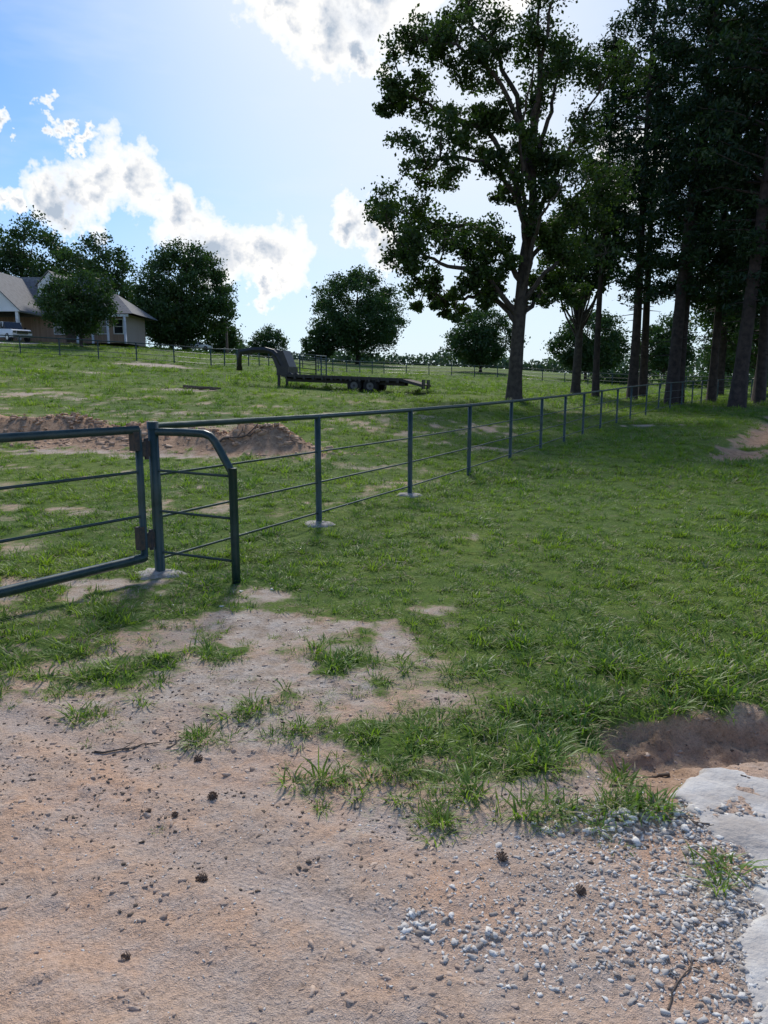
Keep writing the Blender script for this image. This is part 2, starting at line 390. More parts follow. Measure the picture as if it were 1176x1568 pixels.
stones('gravel',place(gx,gy,gs,.05),gs,m_rock)
n=12000;x=(rng.random(n)*2-1)*2.4;y=1.4+rng.random(n)**1.2*4.2;s=.0015+.011*rng.random(n)**5
k=(masks(x,y)[0]<.5)&((rut(x,y)<.5)|(rng.random(n)<.25));x,y,s=x[k],y[k],s[k]
stones('dirt_clods',place(x,y,s,-.1),s,m_clod)
n=5500;x=rng.normal(size=n)*1.3-.4;y=3.1+rng.normal(size=n)*.55;s=.0015+.006*rng.random(n)**3
k=(fbm(x*2,y*2,61)>.45)&(y>2.1);x,y,s=x[k],y[k],s[k]
stones('dark_litter',place(x,y,s,.1),s,m_litter,.6)
n=3200;mi=rng.integers(0,len(MOUNDS),n);MM=np.array(MOUNDS)[mi];x=MM[:,0]+rng.normal(size=n)*MM[:,2]*.8;y=MM[:,1]+rng.normal(size=n)*MM[:,3]*.8;s=.012+.07*rng.random(n)**5
stones('clay_clods',place(x,y,s,-.2),s,simple('clay',(.62,.42,.28),(.36,.22,.14),6,.95,island=True))

# concrete culvert slab
m_conc=simple('weathered_concrete',(.64,.61,.56),(.44,.39,.34),5,.95,bump=.8,bs=45)
b=B()
poly=[(1.17,2.78),(1.27,2.93),(1.5,2.98),(2.0,2.96),(3.4,2.98),(3.4,1.3),(1.1,1.35),(.97,1.6),(1.0,1.8),(1.06,1.98),(1.20,2.12),(1.24,2.3),(1.22,2.45),(1.24,2.62)]
pp=np.array(poly);out=[]
for q0,q1 in zip(pp,np.roll(pp,-1,0)):
    m_=max(2,int(np.linalg.norm(q1-q0)/.025))
    for t in range(m_): out.append(q0+(q1-q0)*t/m_)
out=np.array(out);out+= (np.stack([fbm(out[:,0]*11,out[:,1]*11,50),fbm(out[:,0]*11,out[:,1]*11,51)],1)-.5)*.13
cen=np.array([2.0,2.3]);rings=[]
for f,dz in((1.03,-.3),(1.02,-.02),(1.0,.0),(.985,.006),(.95,.008),(.9,.010),(.85,.011),(.8,.012),(.7,.012),(.4,.012),(.05,.012)):
    q=cen+(out-cen)*f
    zz=.012+dz+(fbm(q[:,0]*7,q[:,1]*7,52)-.5)*.036-(.016*ss(1.6,1.2,q[:,0]) if dz>-.25 else 0)
    rings.append(np.column_stack([q,zz]))
n=len(out);Vs=np.concatenate(rings);i=np.arange(len(rings)-1)[:,None]*n;j=np.arange(n)[None,:]
b.add(Vs,np.stack([i+j,i+(j+1)%n,i+n+(j+1)%n,i+n+j],-1).reshape(-1,4),0,True)
b.obj('concrete_culvert_slab',[m_conc])

# pine cones, sticks
m_cone=simple('pine_cone_scales',(.20,.135,.095),(.09,.06,.043),30,.9)
def cone(x,y,s,seed):
    r=np.random.default_rng(seed);b=B();b.tube([(0,0,-.5*s),(0,0,0),(0,0,.5*s)],[.2*s,.36*s,.1*s],8)
    for k in range(46):
        t=k/46;a=k*2.4;rr=(.85*math.sin(math.pi*min(1,t*.85+.15)))*s;z=(t-.5)*1.3*s
        c=np.array([math.cos(a)*rr*.45,math.sin(a)*rr*.45,z]);d=np.array([math.cos(a)*rr,math.sin(a)*rr,z+.22*s]);sd=np.array([-math.sin(a),math.cos(a),0])*s*.13
        b.add([c-sd*.5,c+sd*.5,d+sd,d-sd],[[0,1,2,3]])
    ob=b.obj('pine_cone',[m_cone]);ob.location=(x,y,H(x,y)+s*.3);ob.rotation_euler=(1.4+r.normal()*.3,r.normal()*.3,r.random()*6)
for k,(x,y,s) in enumerate([(-.70,2.78,.026),(-.84,3.1,.028),(-.62,2.28,.03),(-.93,2.68,.018),(-.82,2.66,.018),(.42,2.38,.026),(.65,2.2,.026),(-.76,1.93,.02)]): cone(x,y,s,k)
m_bark0=simple('dead_wood',(.16,.12,.09),(.07,.055,.045),25,.95)
def stick(x,y,l,a,r0,seed):
    r=np.random.default_rng(seed);b=B();n=8
    def path(x,y,l,a,r0,up=0):
        P=[];
        for t in range(n): 
            f=t/(n-1);px=x+math.cos(a)*l*f+r.normal()*.008;py=y+math.sin(a)*l*f+r.normal()*.008
            P.append((px,py,H(px,py)+r0*1.2+up*f))
        b.tube(P,np.linspace(r0,r0*.4,n),6);return P
    P=path(x,y,l,a,r0)
    for k in(3,5): path(P[k][0],P[k][1],l*.3,a+(.7 if k==3 else -.6),r0*.5,.02)
    b.obj('fallen_stick',[m_bark0])
stick(-1.33,3.15,.3,.25,.005,1);stick(-1.0,3.2,.12,1.2,.003,2);stick(1.05,2.62,.2,-.3,.006,3);stick(.95,2.85,.2,.3,.006,4);stick(-9.8,36.6,1.8,.1,.11,5);stick(-3.7,16.6,.9,.4,.03,6);stick(.78,1.75,.2,.9,.003,8);stick(1.3,3.1,.25,2.5,.008,9)

# ------------------------------------------------------------------ pipe fences
m_pipe,nt,p,o=mat('painted_steel_pipe')
tc=N(nt,'ShaderNodeNewGeometry');n1=noise(nt,tc.outputs['Position'],9,4,.65)
nt.links.new(ramp(nt,n1.outputs[0],[(.35,(.016,.040,.040)),(.6,(.028,.058,.056)),(.78,(.075,.072,.055))]),p.inputs['Base Color'])
nt.links.new(ramp(nt,n1.outputs[0],[(.3,.28),(.7,.5)]),p.inputs['Roughness']);p.inputs['Metallic'].default_value=.2
m_foot=simple('concrete_footing',(.46,.43,.39),(.30,.26,.22),18,.95,bump=.6,bs=50)
m_rust=simple('rusty_weld',(.10,.075,.06),(.05,.05,.05),30,.8,metal=.3)
def fence(pts,hp=1.32,rods=(.90,.53,.16),rp=.037,rt=.030,rr=.0115,k=10,foot=0,rod_k=6):
    b=B();pts=np.array(pts,float);g=hbase(pts[:,0],pts[:,1])
    for i_,(q,z) in enumerate(zip(pts,g)):
        rr_=rp*(1.25 if i_==0 and foot else 1)
        b.tube([(q[0],q[1],z-.4),(q[0],q[1],z+hp*.5),(q[0],q[1],z+hp)],rr_,k)
        if i_<foot:
            n=18;R=[];
            for f,dz in((.23,-.15),(.19,.01),(.15,.035),(.03,.05)):
                a=np.arange(n)*2*np.pi/n;ra=f*(.45+1.1*fbm(np.cos(a)*2.5+i_*5,np.sin(a)*2.5,60))
                hh=height(q[0]+np.cos(a)*ra,q[1]+np.sin(a)*ra) if dz>-.1 else np.full(n,z)
                R.append(np.column_stack([q[0]+np.cos(a)*ra,q[1]+np.sin(a)*ra,hh+dz-.008]))
            ii=np.arange(3)[:,None]*n;jj=np.arange(n)[None,:]
            b.add(np.concatenate(R),np.stack([ii+jj,ii+(jj+1)%n,ii+n+(jj+1)%n,ii+n+jj],-1).reshape(-1,4),1,True)
    b.tube(np.column_stack([pts,g+hp]),rt,k)
    for h in rods: b.tube(np.column_stack([pts,g+h+.004*np.sin(np.arange(len(pts))*2.1)]),rr,rod_k)
    return b,g
fp=[(-1.98,6.36)]
for st,c in(((1.19,2.48),7),((1.27,2.46),1),((1.32,2.43),2),((1.46,2.34),1),((1.42,2.36),1),((1.45,2.35),1),((1.5,2.3),5),((2.6,.75),14)):
    for _ in range(c): fp.append((fp[-1][0]+st[0],fp[-1][1]+st[1]))
b,g=fence(fp,foot=3)
z0=g[0]
bend=[(-1.95,6.36,1.26),(-1.7,6.26,1.262),(-1.5,6.18,1.255),(-1.44,6.155,1.235),(-1.40,6.14,1.19),(-1.29,6.09,1.0),(-1.26,6.075,.95),(-1.25,6.07,.88),(-1.25,6.07,.4),(-1.25,6.07,-.2)]
b.tube(bend,.034,10)
b.tube([(-1.25,6.07,.98),(-1.25,6.07,.4),(-1.25,6.07,-.2)],.0365,10)
for h in(.93,.575,.21): b.tube([(-1.98,6.36,h),(-1.25,6.07,h-.02)],.0115,6)
b.tube([(-1.98,6.36,z0+1.3),(-1.98,6.36,z0+1.36)],.05,12)
b.obj('pipe_fence',[m_pipe,m_foot])
bp_=[(-46,52),(-43,53)]
while bp_[-1][0]<-14: bp_.append((bp_[-1][0]+2.7,bp_[-1][1]+.45))
for tx,ty in((-11,72),(0,90),(16,88),(27,80),(36,70),(46,66)):
    x0,y0=bp_[-1];d=math.hypot(tx-x0,ty-y0);n=max(1,round(d/2.8))
    for t in range(1,n+1): bp_.append((x0+(tx-x0)*t/n,y0+(ty-y0)*t/n))
b,g=fence(bp_,rp=.05,rt=.045,rr=.02,k=6,rod_k=4);b.obj('pipe_fence',[m_pipe,m_foot])

# gate
b=B()
hx,hy=-2.07,6.24;dx,dy=-.537,-.844;GL=4.6
zt,zb=1.285,.19
P0=np.array([hx,hy]);dv=np.array([dx,dy])
def gp(t,z): return (*(P0+dv*t),z)
b.tube([gp(0,zb),gp(0,.7),gp(0,zt)],.032,10)
b.tube([gp(GL,zb),gp(GL,zt)],.035,10)
b.tube([gp(-.0,zt),gp(GL*.5,zt),gp(GL,zt)],.034,10)
b.tube([gp(0,zb),gp(.03,zb-.01),gp(GL*.5,zb-.01),gp(GL,zb-.01)],.040,10)
for h in(.93,.55): b.tube([gp(0,h),gp(GL*.5,h),gp(GL,h)],.0125,6)
for h in(1.12,.33):
    c=P0*.5+np.array([-1.98,6.36])*.5
    b.box((c[0],c[1],h),(.16,.028,.13),1,rz=math.atan2(.12,.09))
    b.tube([(c[0],c[1],h-.09),(c[0],c[1],h+.09)],.02,8,1)
b.box((hx-.02,hy-.03,1.19),(.07,.06,.16),1,rz=1.0)
b.box((hx-.02,hy-.03,.36),(.06,.06,.2),1,rz=1.0)
b.obj('pipe_gate',[m_pipe,m_rust])
b=B()
for (x0,y0,x1,y1) in((-7.6,57,-5.2,57.5),(-5.2,57.5,-4.6,60)):
    for t in(0,.5,1):
        x,y=x0+(x1-x0)*t,y0+(y1-y0)*t;z=H(x,y);b.tube([(x,y,z-.1),(x,y,z+1.7)],.05,6)
    for h in(.3,.65,1.0,1.35,1.7): b.tube([(x0,y0,H(x0,y0)+h),(x1,y1,H(x1,y1)+h)],.03,4)
b.obj('livestock_panel',[m_pipe])

# ------------------------------------------------------------------ trees
m_bark=simple('grey_brown_bark',(.075,.062,.05),(.035,.028,.023),5,.95,bump=.8,bs=14)
m_pbark=simple('pine_bark',(.065,.047,.04),(.028,.021,.018),4,.95,bump=.8,bs=10)
m_oak=foliage('oak_leaves',(.016,.036,.010),(.06,.105,.024),.30,.7)
m_broad=foliage('broadleaf_foliage',(.022,.050,.016),(.060,.112,.034),.25,.25)
m_pine=foliage('pine_needles',(.010,.028,.011),(.03,.065,.022),.20,.5)
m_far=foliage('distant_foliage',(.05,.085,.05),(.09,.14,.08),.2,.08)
def clumpfill(b,C,r0,nsub,nleaf,size,r,barkr=.03,flat=.75,sub=.38,asp=.6):
    for k in range(nsub):
        d=r.normal(size=3);d/=np.linalg.norm(d);rr=r0*r.random()**.45
        s=C+d*rr*np.array([1,1,flat])
        mid=(C+s)/2+r.normal(size=3)*.08*r0
        b.tube([C,mid,s],[barkr*.5,barkr*.35,barkr*.15],4,0,False)
        n=int(nleaf*(.6+.8*r.random()))
        L_=s+r.normal(size=(n,3))*np.array([1,1,.75])*sub*r0*(.6+.5*r.random())
        b.leaves(L_,size,r,1,asp)
def tree(name,x,y,h,w,cb,seed,nleaf=14000,size=.3,m=None,trunk_r=None,lean=0):
    r=np.random.default_rng(seed);b=B();z=H(x,y)-.2
    tr=trunk_r or h*.022
    tp=np.array([[x,y,z],[x,y,z+h*.06],[x+r.normal()*.1,y,z+h*.3],[x+lean*.5,y,z+h*.6],[x+lean,y,z+h*.85]])
    b.tube(tp,[tr*1.5,tr*1.05,tr*.85,tr*.5,tr*.12],8)
    nc=85
    for k in range(nc):
        u=1-2*(k+.5)/nc;a=k*2.39996+r.normal()*.25
        q=math.sqrt(max(0,1-u*u));f=.86*(.72+.28*fbm(np.array([math.cos(a)*1.3+5+seed]),np.array([math.sin(a)*1.3+u*1.5]),80)[0]*1.9)
        f=min(f,1.0)*(1 if r.random()<.72 else .35+.4*r.random())
        c=np.array([x+lean*.6+math.cos(a)*q*w/2*f,y+math.sin(a)*q*w/2*f,z+cb+(h-cb)*(.44+(.56 if u>0 else .42)*u*f)])
        t0=z+max(cb*.6,(c[2]-z)*.5);s=np.array([x+lean*.3,y,t0]);md=(s+c)/2+np.array([0,0,-.03*h])
        if k%3==0: b.tube([s,md,c],[tr*.3,tr*.2,tr*.07],5,0,False)
        clumpfill(b,c,w*.105*(.75+.6*r.random()),6,nleaf/nc/6,size,r,tr*.12,sub=.42)
    return b.obj(name,[m_bark,m or m_broad])

# big oak : trunk, main limbs, leaf masses hung on them (x,z,r)
r=np.random.default_rng(11);b=B();ox,oy=6.6,38.0;oz=H(ox,oy)
tp=np.array([[ox,oy,oz-.3],[ox,oy,oz+.25],[ox+.03,oy,oz+1.2],[ox+.1,oy,oz+3],[ox+.2,oy,oz+4.8],[ox+.35,oy+.1,oz+7],[ox+.7,oy+.1,oz+9.5],[ox+.5,oy,oz+12],[ox+.85,oy,oz+14.5],[ox+.6,oy,oz+17.5],[ox+.7,oy,oz+20]])
b.tube(tp,[.58,.43,.36,.33,.31,.27,.21,.16,.11,.07,.03],12)
LB=[(4.0,[(4.9,7.2),(3.2,7.3),(1.6,7.7),(.8,8.3)],-1.2),(3.7,[(5.4,6.1),(4.2,5.9),(3.0,6.1),(2.0,6.6)],1.0),(5.6,[(5.6,8.8),(4.4,9.5),(2.8,9.4),(.7,10.1)],.6),
(7.8,[(6.1,10.9),(4.6,12.0),(3.0,12.0),(1.8,11.4)],-1.4),(8.2,[(6.1,12.0),(5.0,13.7),(3.4,14.6),(1.8,15.3),(.8,15.7)],.3),(9.2,[(6.3,14.0),(4.8,16.0),(3.0,17.0),(1.4,17.1)],-1.0),
(10.4,[(6.3,15.4),(5.4,17.4),(4.2,19.1),(3.5,20)],1.2),(4.6,[(7.9,7.0),(9.0,8.1),(10.4,8.3)],-.8),(3.9,[(7.7,5.9),(8.6,6.2),(9.7,6.1)],1.0),(6.2,[(8.1,9.3),(9.2,10.4),(10.6,12.2)],.7),
(8.6,[(8.2,11.8),(9.0,13.3),(10.2,15.8)],-1.0),(10.8,[(7.9,14.4),(8.6,16.4),(9.3,18.4)],.8),(12,[(7.2,16),(7.6,18.5),(8.2,20.4)],-.7),(5.0,[(7.0,8.5),(7.2,9.2),(7.9,10.4)],-2.5),(7.0,[(6.6,10.3),(6.2,12.4),(6.4,15)],-2.4)]
nodes=[]
for st,pl,yo in LB:
    s=np.array([np.interp(st,tp[:,2]-oz,tp[:,0]),oy,oz+st]);pts_=[s]
    for k_,(px,pz) in enumerate(pl): pts_.append(np.array([px+r.normal()*.12,oy+yo*(k_+1)/len(pl)*1.6+r.normal()*.2,pz+r.normal()*.12]))
    pts_=np.array(pts_);tt=np.linspace(0,len(pts_)-1,len(pts_)*4)
    fine=np.array([np.interp(tt,np.arange(len(pts_)),pts_[:,c]) for c in range(3)]).T
    sm=fine.copy();sm[1:-1]=(fine[:-2]+fine[1:-1]*2+fine[2:])/4;sm+=r.normal(size=sm.shape)*.05
    r0=.085+.014*len(pts_);b.tube(sm,np.linspace(r0,.03,len(sm)),7,0,False);nodes.append(sm[3:])
NN=np.concatenate(nodes+[tp[6:]])
CL=[(3.4,18.4,1.1),(5.0,18.9,1.2),(7.2,18.8,1.3),(9.2,18.0,1.2),(6.2,20.6,1.4),(4.4,20,1.2),(8.3,20.3,1.3),(1.3,16.9,.95),(2.7,17.3,1.0),(3.9,16.5,.9),(8.6,16.4,1.1),(10.3,16.3,1.2),(.8,15.5,.8),(2.0,15.6,.8),(.6,14.8,.5),
 (5.6,16.6,1.0),(7.3,15.8,1.0),(6.9,17.3,1.0),(3.2,12.9,.8),(1.7,11.5,.9),(2.8,11.2,.8),(4.4,12.3,.8),(5.2,14.4,.8),(9.3,13.2,1.1),(10.5,12,1.2),(8.2,12.0,.8),(7.2,12.8,.8),(.5,10.2,.9),(1.7,9.7,1.0),(3.2,9.7,1.0),(4.6,9.9,.9),(5.9,10.9,.7),(9.3,9.9,1.1),(8.2,9.4,.8),(7.2,10.4,.7),(10.5,10.2,1.0),(3.9,13.8,.7),(6.3,12.2,.7),(6.0,14.9,.7),
 (.7,8.6,.85),(1.9,8.3,.95),(3.6,8.2,1.0),(5.0,8.2,.9),(6.1,8.9,.7),(4.5,7.3,.8),(8.7,7.8,1.0),(10.2,7.9,1.1),(2.3,6.9,.75),(3.1,6.2,.55),(1.4,7.4,.6),(4.9,6.5,.65),(8.5,6.4,.7),(7.7,5.9,.5),(9.6,6.2,.6),(5.6,6.1,.5),(7.9,8.2,.6),(3.2,5.6,.35),(2.2,6.0,.35),(6.0,7.3,.5)]
for c in CL:
    for rep in range(3):
        q=np.array([c[0]-.15+r.normal()*.4,0,c[1]+r.normal()*.4])
        dd_=np.hypot(NN[:,0]-q[0],NN[:,2]-q[2]);near=NN[np.argmin(dd_+r.random(len(NN))*.8)]
        q[1]=near[1]+(rep-1)*1.1+r.normal()*.5
        md=(near+q)/2+np.array([0,0,.12])+r.normal(size=3)*.15
        b.tube([near,md,q],[.045,.03,.015],5,0,False)
        clumpfill(b,q,c[2]*.95,9,56,.17,r,.03,sub=.27,asp=.62)
b.obj('oak_tree',[m_bark,m_oak])

def pine(x,y,h,cb,w,seed,tr=.3,lean=(0,0)):
    r=np.random.default_rng(seed);b=B();z=H(x,y)-.2
    n=12;T=[];
    for k in range(n):
        t=k/(n-1);T.append([x+lean[0]*t+.12*math.sin(t*5+seed),y+lean[1]*t,z+h*t])
    T=np.array(T);b.tube(T,[tr*1.35]+list(np.linspace(tr,tr*.15,n-1)),10)
    zz=cb
    while zz<h-.3:
        t=zz/h;c0=np.array([np.interp(t,np.linspace(0,1,n),T[:,i_]) for i_ in range(3)])
        u=(zz-cb)/(h-cb)
        prof=(.55+.45*math.sin(min(1,u*1.8)*math.pi/2))*(1-.75*max(0,u-.35)/.65)
        for k in range(r.integers(1,4)):
            a=r.random()*6.283;L_=w/2*prof*(.4+.8*r.random())
            d=np.array([math.cos(a),math.sin(a),.05+.35*r.random()])
            e=c0+d*L_+np.array([0,0,-.15*L_*(1-u)])
            m1=c0+d*L_*.5+r.normal(size=3)*.15
            b.tube([c0,m1,e],[.05+.01*L_,.035,.012],4,0,False)
            npf=int(2+L_*2.2)
            for q in range(npf):
                f=.3+.7*(q+r.random())/npf
                pc=c0+(e-c0)*f+r.normal(size=3)*np.array([.4,.4,.25])*(.6+.45*L_*.4)
                nn=36
                b.leaves(pc+r.normal(size=(nn,3))*np.array([.25,.25,.15]),.28,r,1,.34)
        zz+=.34+.35*r.random()
    for k in range(9):
        hh=cb*(.45+.55*r.random());t=hh/h;a=r.random()*6.28;c0=np.array([np.interp(t,np.linspace(0,1,n),T[:,i_]) for i_ in range(3)])
        l=.5+1.2*r.random();b.tube([c0,c0+np.array([math.cos(a)*l,math.sin(a)*l,-.1])],[.035,.01],4,0,False)
    b.obj('pine_tree',[m_pbark,m_pine])
pine(15.8,48,25,7.0,7.5,1,.30,(.3,0));pine(18.2,53,26,7,7.5,2,.28,(.2,0))
pine(16.5,43,26,6.5,8.5,3,.34,(1.2,0));pine(17.4,44,25,6.5,8,4,.28,(.4,0))
pine(18.3,38.5,25,5.5,9,5,.36,(.8,0));pine(26.8,60,26,5,9,6,.34);pine(23.2,46.5,26,4.5,9,7,.33,(.3,0))
pine(21.0,42,24,6,8,8,.25,(-.3,0));pine(29,54,25,4.5,9,9,.35);pine(14.2,50,23,9,6.5,10,.22)
pine(22.5,37.5,25,5,9,12,.33);pine(20.5,47,24,6,9,13,.25)
tree('oak_tree',31,62,13,12,2.0,31,16000,.28)
tree('oak_tree',13.3,52,14,6,6.2,32,8000,.26)
# field-side and background trees
tree('oak_tree',-25.0,95,12.8,12.4,.5,41,40000,.32)
tree('maple_tree',-28.4,71,7.4,6.9,1.1,42,16000,.24)
tree('oak_tree',-38.5,102,14,12,2,43,22000,.36)
tree('oak_tree',-51,108,18,15,2,44,24000,.4)
tree('oak_tree',-61,104,16,13,2,45,14000,.4)
tree('oak_tree',-4.6,132,16,16.5,1.4,46,34000,.4)
tree('oak_tree',-10.9,130,6.5,6,.6,47,8000,.35)
tree('cedar_tree',-26.5,125,6,6,.4,48,6000,.35)
tree('oak_tree',-24.5,160,7.5,8,.5,49,7000,.4)
tree('oak_tree',14.1,110,9.4,10.2,1.0,50,19000,.33)
tree('oak_tree',26.8,100,9.2,9.8,1.0,51,18000,.33)
tree('oak_tree',44,118,10,10,1.3,52,14000,.36)
tree('oak_tree',36,125,6.5,7,1,53,8000,.36)
tree('oak_tree',56,122,8,11,1,54,12000,.38)
tree('oak_tree',-33,118,8,9,1,55,9000,.38)
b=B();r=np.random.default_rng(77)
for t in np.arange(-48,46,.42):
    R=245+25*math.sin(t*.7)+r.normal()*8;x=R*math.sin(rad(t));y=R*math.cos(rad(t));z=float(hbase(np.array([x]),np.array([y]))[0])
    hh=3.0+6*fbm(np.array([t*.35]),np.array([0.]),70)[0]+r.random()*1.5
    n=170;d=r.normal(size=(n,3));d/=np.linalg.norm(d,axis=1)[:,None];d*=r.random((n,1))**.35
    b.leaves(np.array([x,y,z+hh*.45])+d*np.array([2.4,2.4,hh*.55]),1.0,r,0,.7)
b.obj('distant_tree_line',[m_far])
b=B()
for k in range(60):
    t=r.uniform(16,36);R=r.uniform(88,100);x=R*math.sin(rad(t));y=R*math.cos(rad(t));z=H(x,y)
    n=110;d=r.normal(size=(n,3))*.5;b.leaves(np.array([x,y,z+.7])+d*np.array([1.6,1.2,.9]),.4,r,0,.6)
b.obj('hedgerow_shrubs',[m_broad])

b=B();x,y=-22.4,108;z=H(x,y);b.tube([(x,y,z-.5),(x,y,z+7)],[.17,.11],8)
b.box((x,y,z+6.5),(1.6,.12,.12));
for dx_ in(-.7,-.25,.7): b.tube([(x+dx_,y,z+6.56),(x+dx_,y,z+6.75)],.05,6)
b.obj('utility_pole',[m_bark0])

# ------------------------------------------------------------------ gooseneck flatbed trailer
m_black=simple('black_trailer_paint',(.018,.018,.02),(.035,.032,.03),6,.5)
m_deck=simple('wood_deck',(.12,.085,.06),(.07,.055,.04),5,.9)
m_tire=simple('tire_rubber',(.015,.015,.016),None,6,.9)
m_rim=simple('wheel_rim',(.12,.12,.12),None,6,.5,metal=.4)
m_red=simple('red_marker',(.45,.03,.02),None,6,.4)
b=B();DL=6.9
b.box((0,0,.83),(DL,2.3,.06),1)
for s in(-1,1):
    b.box((0,s*1.18,.78),(DL,.06,.17),0)
    b.box((0,s*.45,.60),(DL-.1,.09,.30),0)
    for k in range(13): b.box((-DL/2+.3+k*.53,s*1.235,.74),(.11,.07,.26),0)
    b.box((0,s*1.275,.80),(DL,.02,.05),0)
    for xx in(.75,1.65):
        b.tube([(xx,s*.62,.38),(xx,s*1.12,.38)],.385,18,2);b.tube([(xx,s*1.0,.38),(xx,s*1.135,.38)],.2,14,3);b.tube([(xx,s*1.1,.38),(xx,s*1.16,.38)],.07,8,0)
    b.box((DL/2-.05,s*1.0,.74),(.06,.3,.1),4)
for k in range(12): b.box((-DL/2+.3+k*.57,0,.68),(.07,2.3,.12),0)
for xx in(.75,1.65): b.box((xx,0,.38),(.1,1.3,.1),0)
b.box((DL/2+.55,0,.66),(1.15,2.3,.07),1,R=Matrix.Rotation(rad(13),3,'Y'))
for s in(-1,1):
    b.box((DL/2+.55,s*1.17,.62),(1.15,.06,.14),0,R=Matrix.Rotation(rad(13),3,'Y'))
    b.box((DL/2+1.05,s*.7,.58),(.08,.6,.5),0)
for s in(-1,1):
    b.tube([(-DL/2+.4,s*.5,.7),(-DL/2-.0,s*.5,.95),(-DL/2-.5,s*.5,1.8),(-DL/2-.8,s*.46,2.05),(-DL/2-1.3,s*.36,2.16),(-DL/2-2.1,s*.25,2.14),(-DL/2-2.9,s*.12,2.0)],.17,6,0,smooth=False)
    b.box((-DL/2-.35,s*.62,.6),(.13,.13,1.25),0);b.box((-DL/2-.35,s*.62,.0),(.3,.3,.04),0)
b.box((-DL/2-.30,0,1.55),(.75,1.2,1.0),0,R=Matrix.Rotation(rad(-24),3,'Y'))
b.box((-DL/2-.1,0,1.02),(.7,1.5,.5),0)
b.box((-DL/2-2.7,0,2.02),(.7,.4,.30),0)
b.tube([(-DL/2-2.85,0,2.1),(-DL/2-3.05,0,1.85),(-DL/2-3.05,0,1.15)],.14,8,0);b.tube([(-DL/2-3.05,0,1.2),(-DL/2-3.05,0,.95)],.18,8,0)
tr_=b.obj('flatbed_trailer',[m_black,m_deck,m_tire,m_rim,m_red])
tr_.location=(-2.1,42,H(-2.1,42)-.10);tr_.rotation_euler=(0,rad(2.2),rad(-14))

# ------------------------------------------------------------------ vehicles
m_white=simple('white_car_paint',(.78,.79,.80),(.72,.73,.74),2,.3)
m_glass=simple('dark_glass',(.02,.025,.03),None,2,.1)
m_chrome=simple('chrome_trim',(.45,.45,.46),None,3,.25,metal=.9)
def loft(b,secs,m):
    n=len(secs[0]);V=np.concatenate([np.array(s_,float) for s_ in secs]);k=len(secs)
    i=np.arange(k-1)[:,None]*n;j=np.arange(n)[None,:];b.add(V,np.stack([i+j,i+(j+1)%n,i+n+(j+1)%n,i+n+j],-1).reshape(-1,4),m)
def vehicle(name,prof,cab,L_,W,wx,wr,truck):
    b=B()
    secs=[[(x,-w,zl),(x,w,zl),(x,w+.02,(zl+zh)/2),(x,w-.05,zh),(x,-w+.05,zh),(x,-w-.02,(zl+zh)/2)] for x,zl,zh,w in prof]
    loft(b,secs,0)
    for s_ in(secs[0],secs[-1]): b.add(s_,[[0,1,2,5],[5,2,3,4]],0)
    secs=[[(x,-w,zl),(x,w,zl),(x,w-.14,zh),(x,-w+.14,zh)] for x,zl,zh,w in cab]
    loft(b,secs,1)
    zt=cab[1][2];b.box(((cab[1][0]+cab[2][0])/2,0,zt+.01),(cab[2][0]-cab[1][0],2*cab[1][3]-.26,.04),0)
    for s in(-1,1):
        for x0 in(cab[1][0],(cab[1][0]+cab[2][0])/2,cab[2][0]): b.box((x0,s*(cab[1][3]-.07),(cab[1][1]+zt)/2),(.07,.1,zt-cab[1][1]),0)
        for x in wx:
            b.tube([(x,s*(W/2-.24),wr),(x,s*(W/2+.01),wr)],wr,18,2);b.tube([(x,s*(W/2-.05),wr),(x,s*(W/2+.02),wr)],wr*.6,14,3)
        b.box((L_/2-.03,s*(W/2-.28),.92 if truck else .68),(.08,.32,.2),3)
        b.box((-L_/2+.02,s*(W/2-.12),.9 if truck else .75),(.06,.14,.3),4)
        b.box((cab[-1][0]-.35,s*(W/2+.1),cab[0][1]+.12),(.12,.18,.14),1)
    b.box((L_/2+.0,0,.88 if truck else .62),(.06,W-.95,.32 if truck else .16),3)
    b.box((L_/2+.04,0,.52 if truck else .42),(.14,W-.1,.2),3 if truck else 0)
    b.box((L_/2+.02,0,.9 if truck else .62),(.08,W-1.1,.05),1)
    return b.obj(name,[m_white,m_glass,m_tire,m_chrome,m_red])
tk=vehicle('pickup_truck',[(-2.85,.55,1.2,.95),(-2.7,.45,1.22,.98),(-1.0,.42,1.22,1.0),(1.3,.42,1.2,1.0),(2.5,.42,1.16,.98),(2.85,.5,1.05,.92)],[(-.95,1.2,1.25,.93),(-.6,1.2,1.85,.92),(.75,1.2,1.87,.92),(1.45,1.2,1.22,.9)],5.75,2.0,(-1.85,1.85),.41,True)
tk.location=(-36.6,74.0,H(-36.6,74.0)+.05);tk.rotation_euler=(0,rad(2),rad(-40))
cr=vehicle('parked_car',[(-2.3,.4,.9,.8),(-2.1,.3,.95,.88),(0,.28,.92,.9),(1.6,.3,.85,.88),(2.3,.4,.65,.75)],[(-1.7,.9,.95,.78),(-1.0,.9,1.42,.8),(.3,.9,1.42,.8),(1.2,.88,.9,.78)],4.6,1.8,(-1.4,1.4),.33,False)
cr.location=(-29,117,H(-29,117)+.25);cr.rotation_euler=(0,0,rad(10))

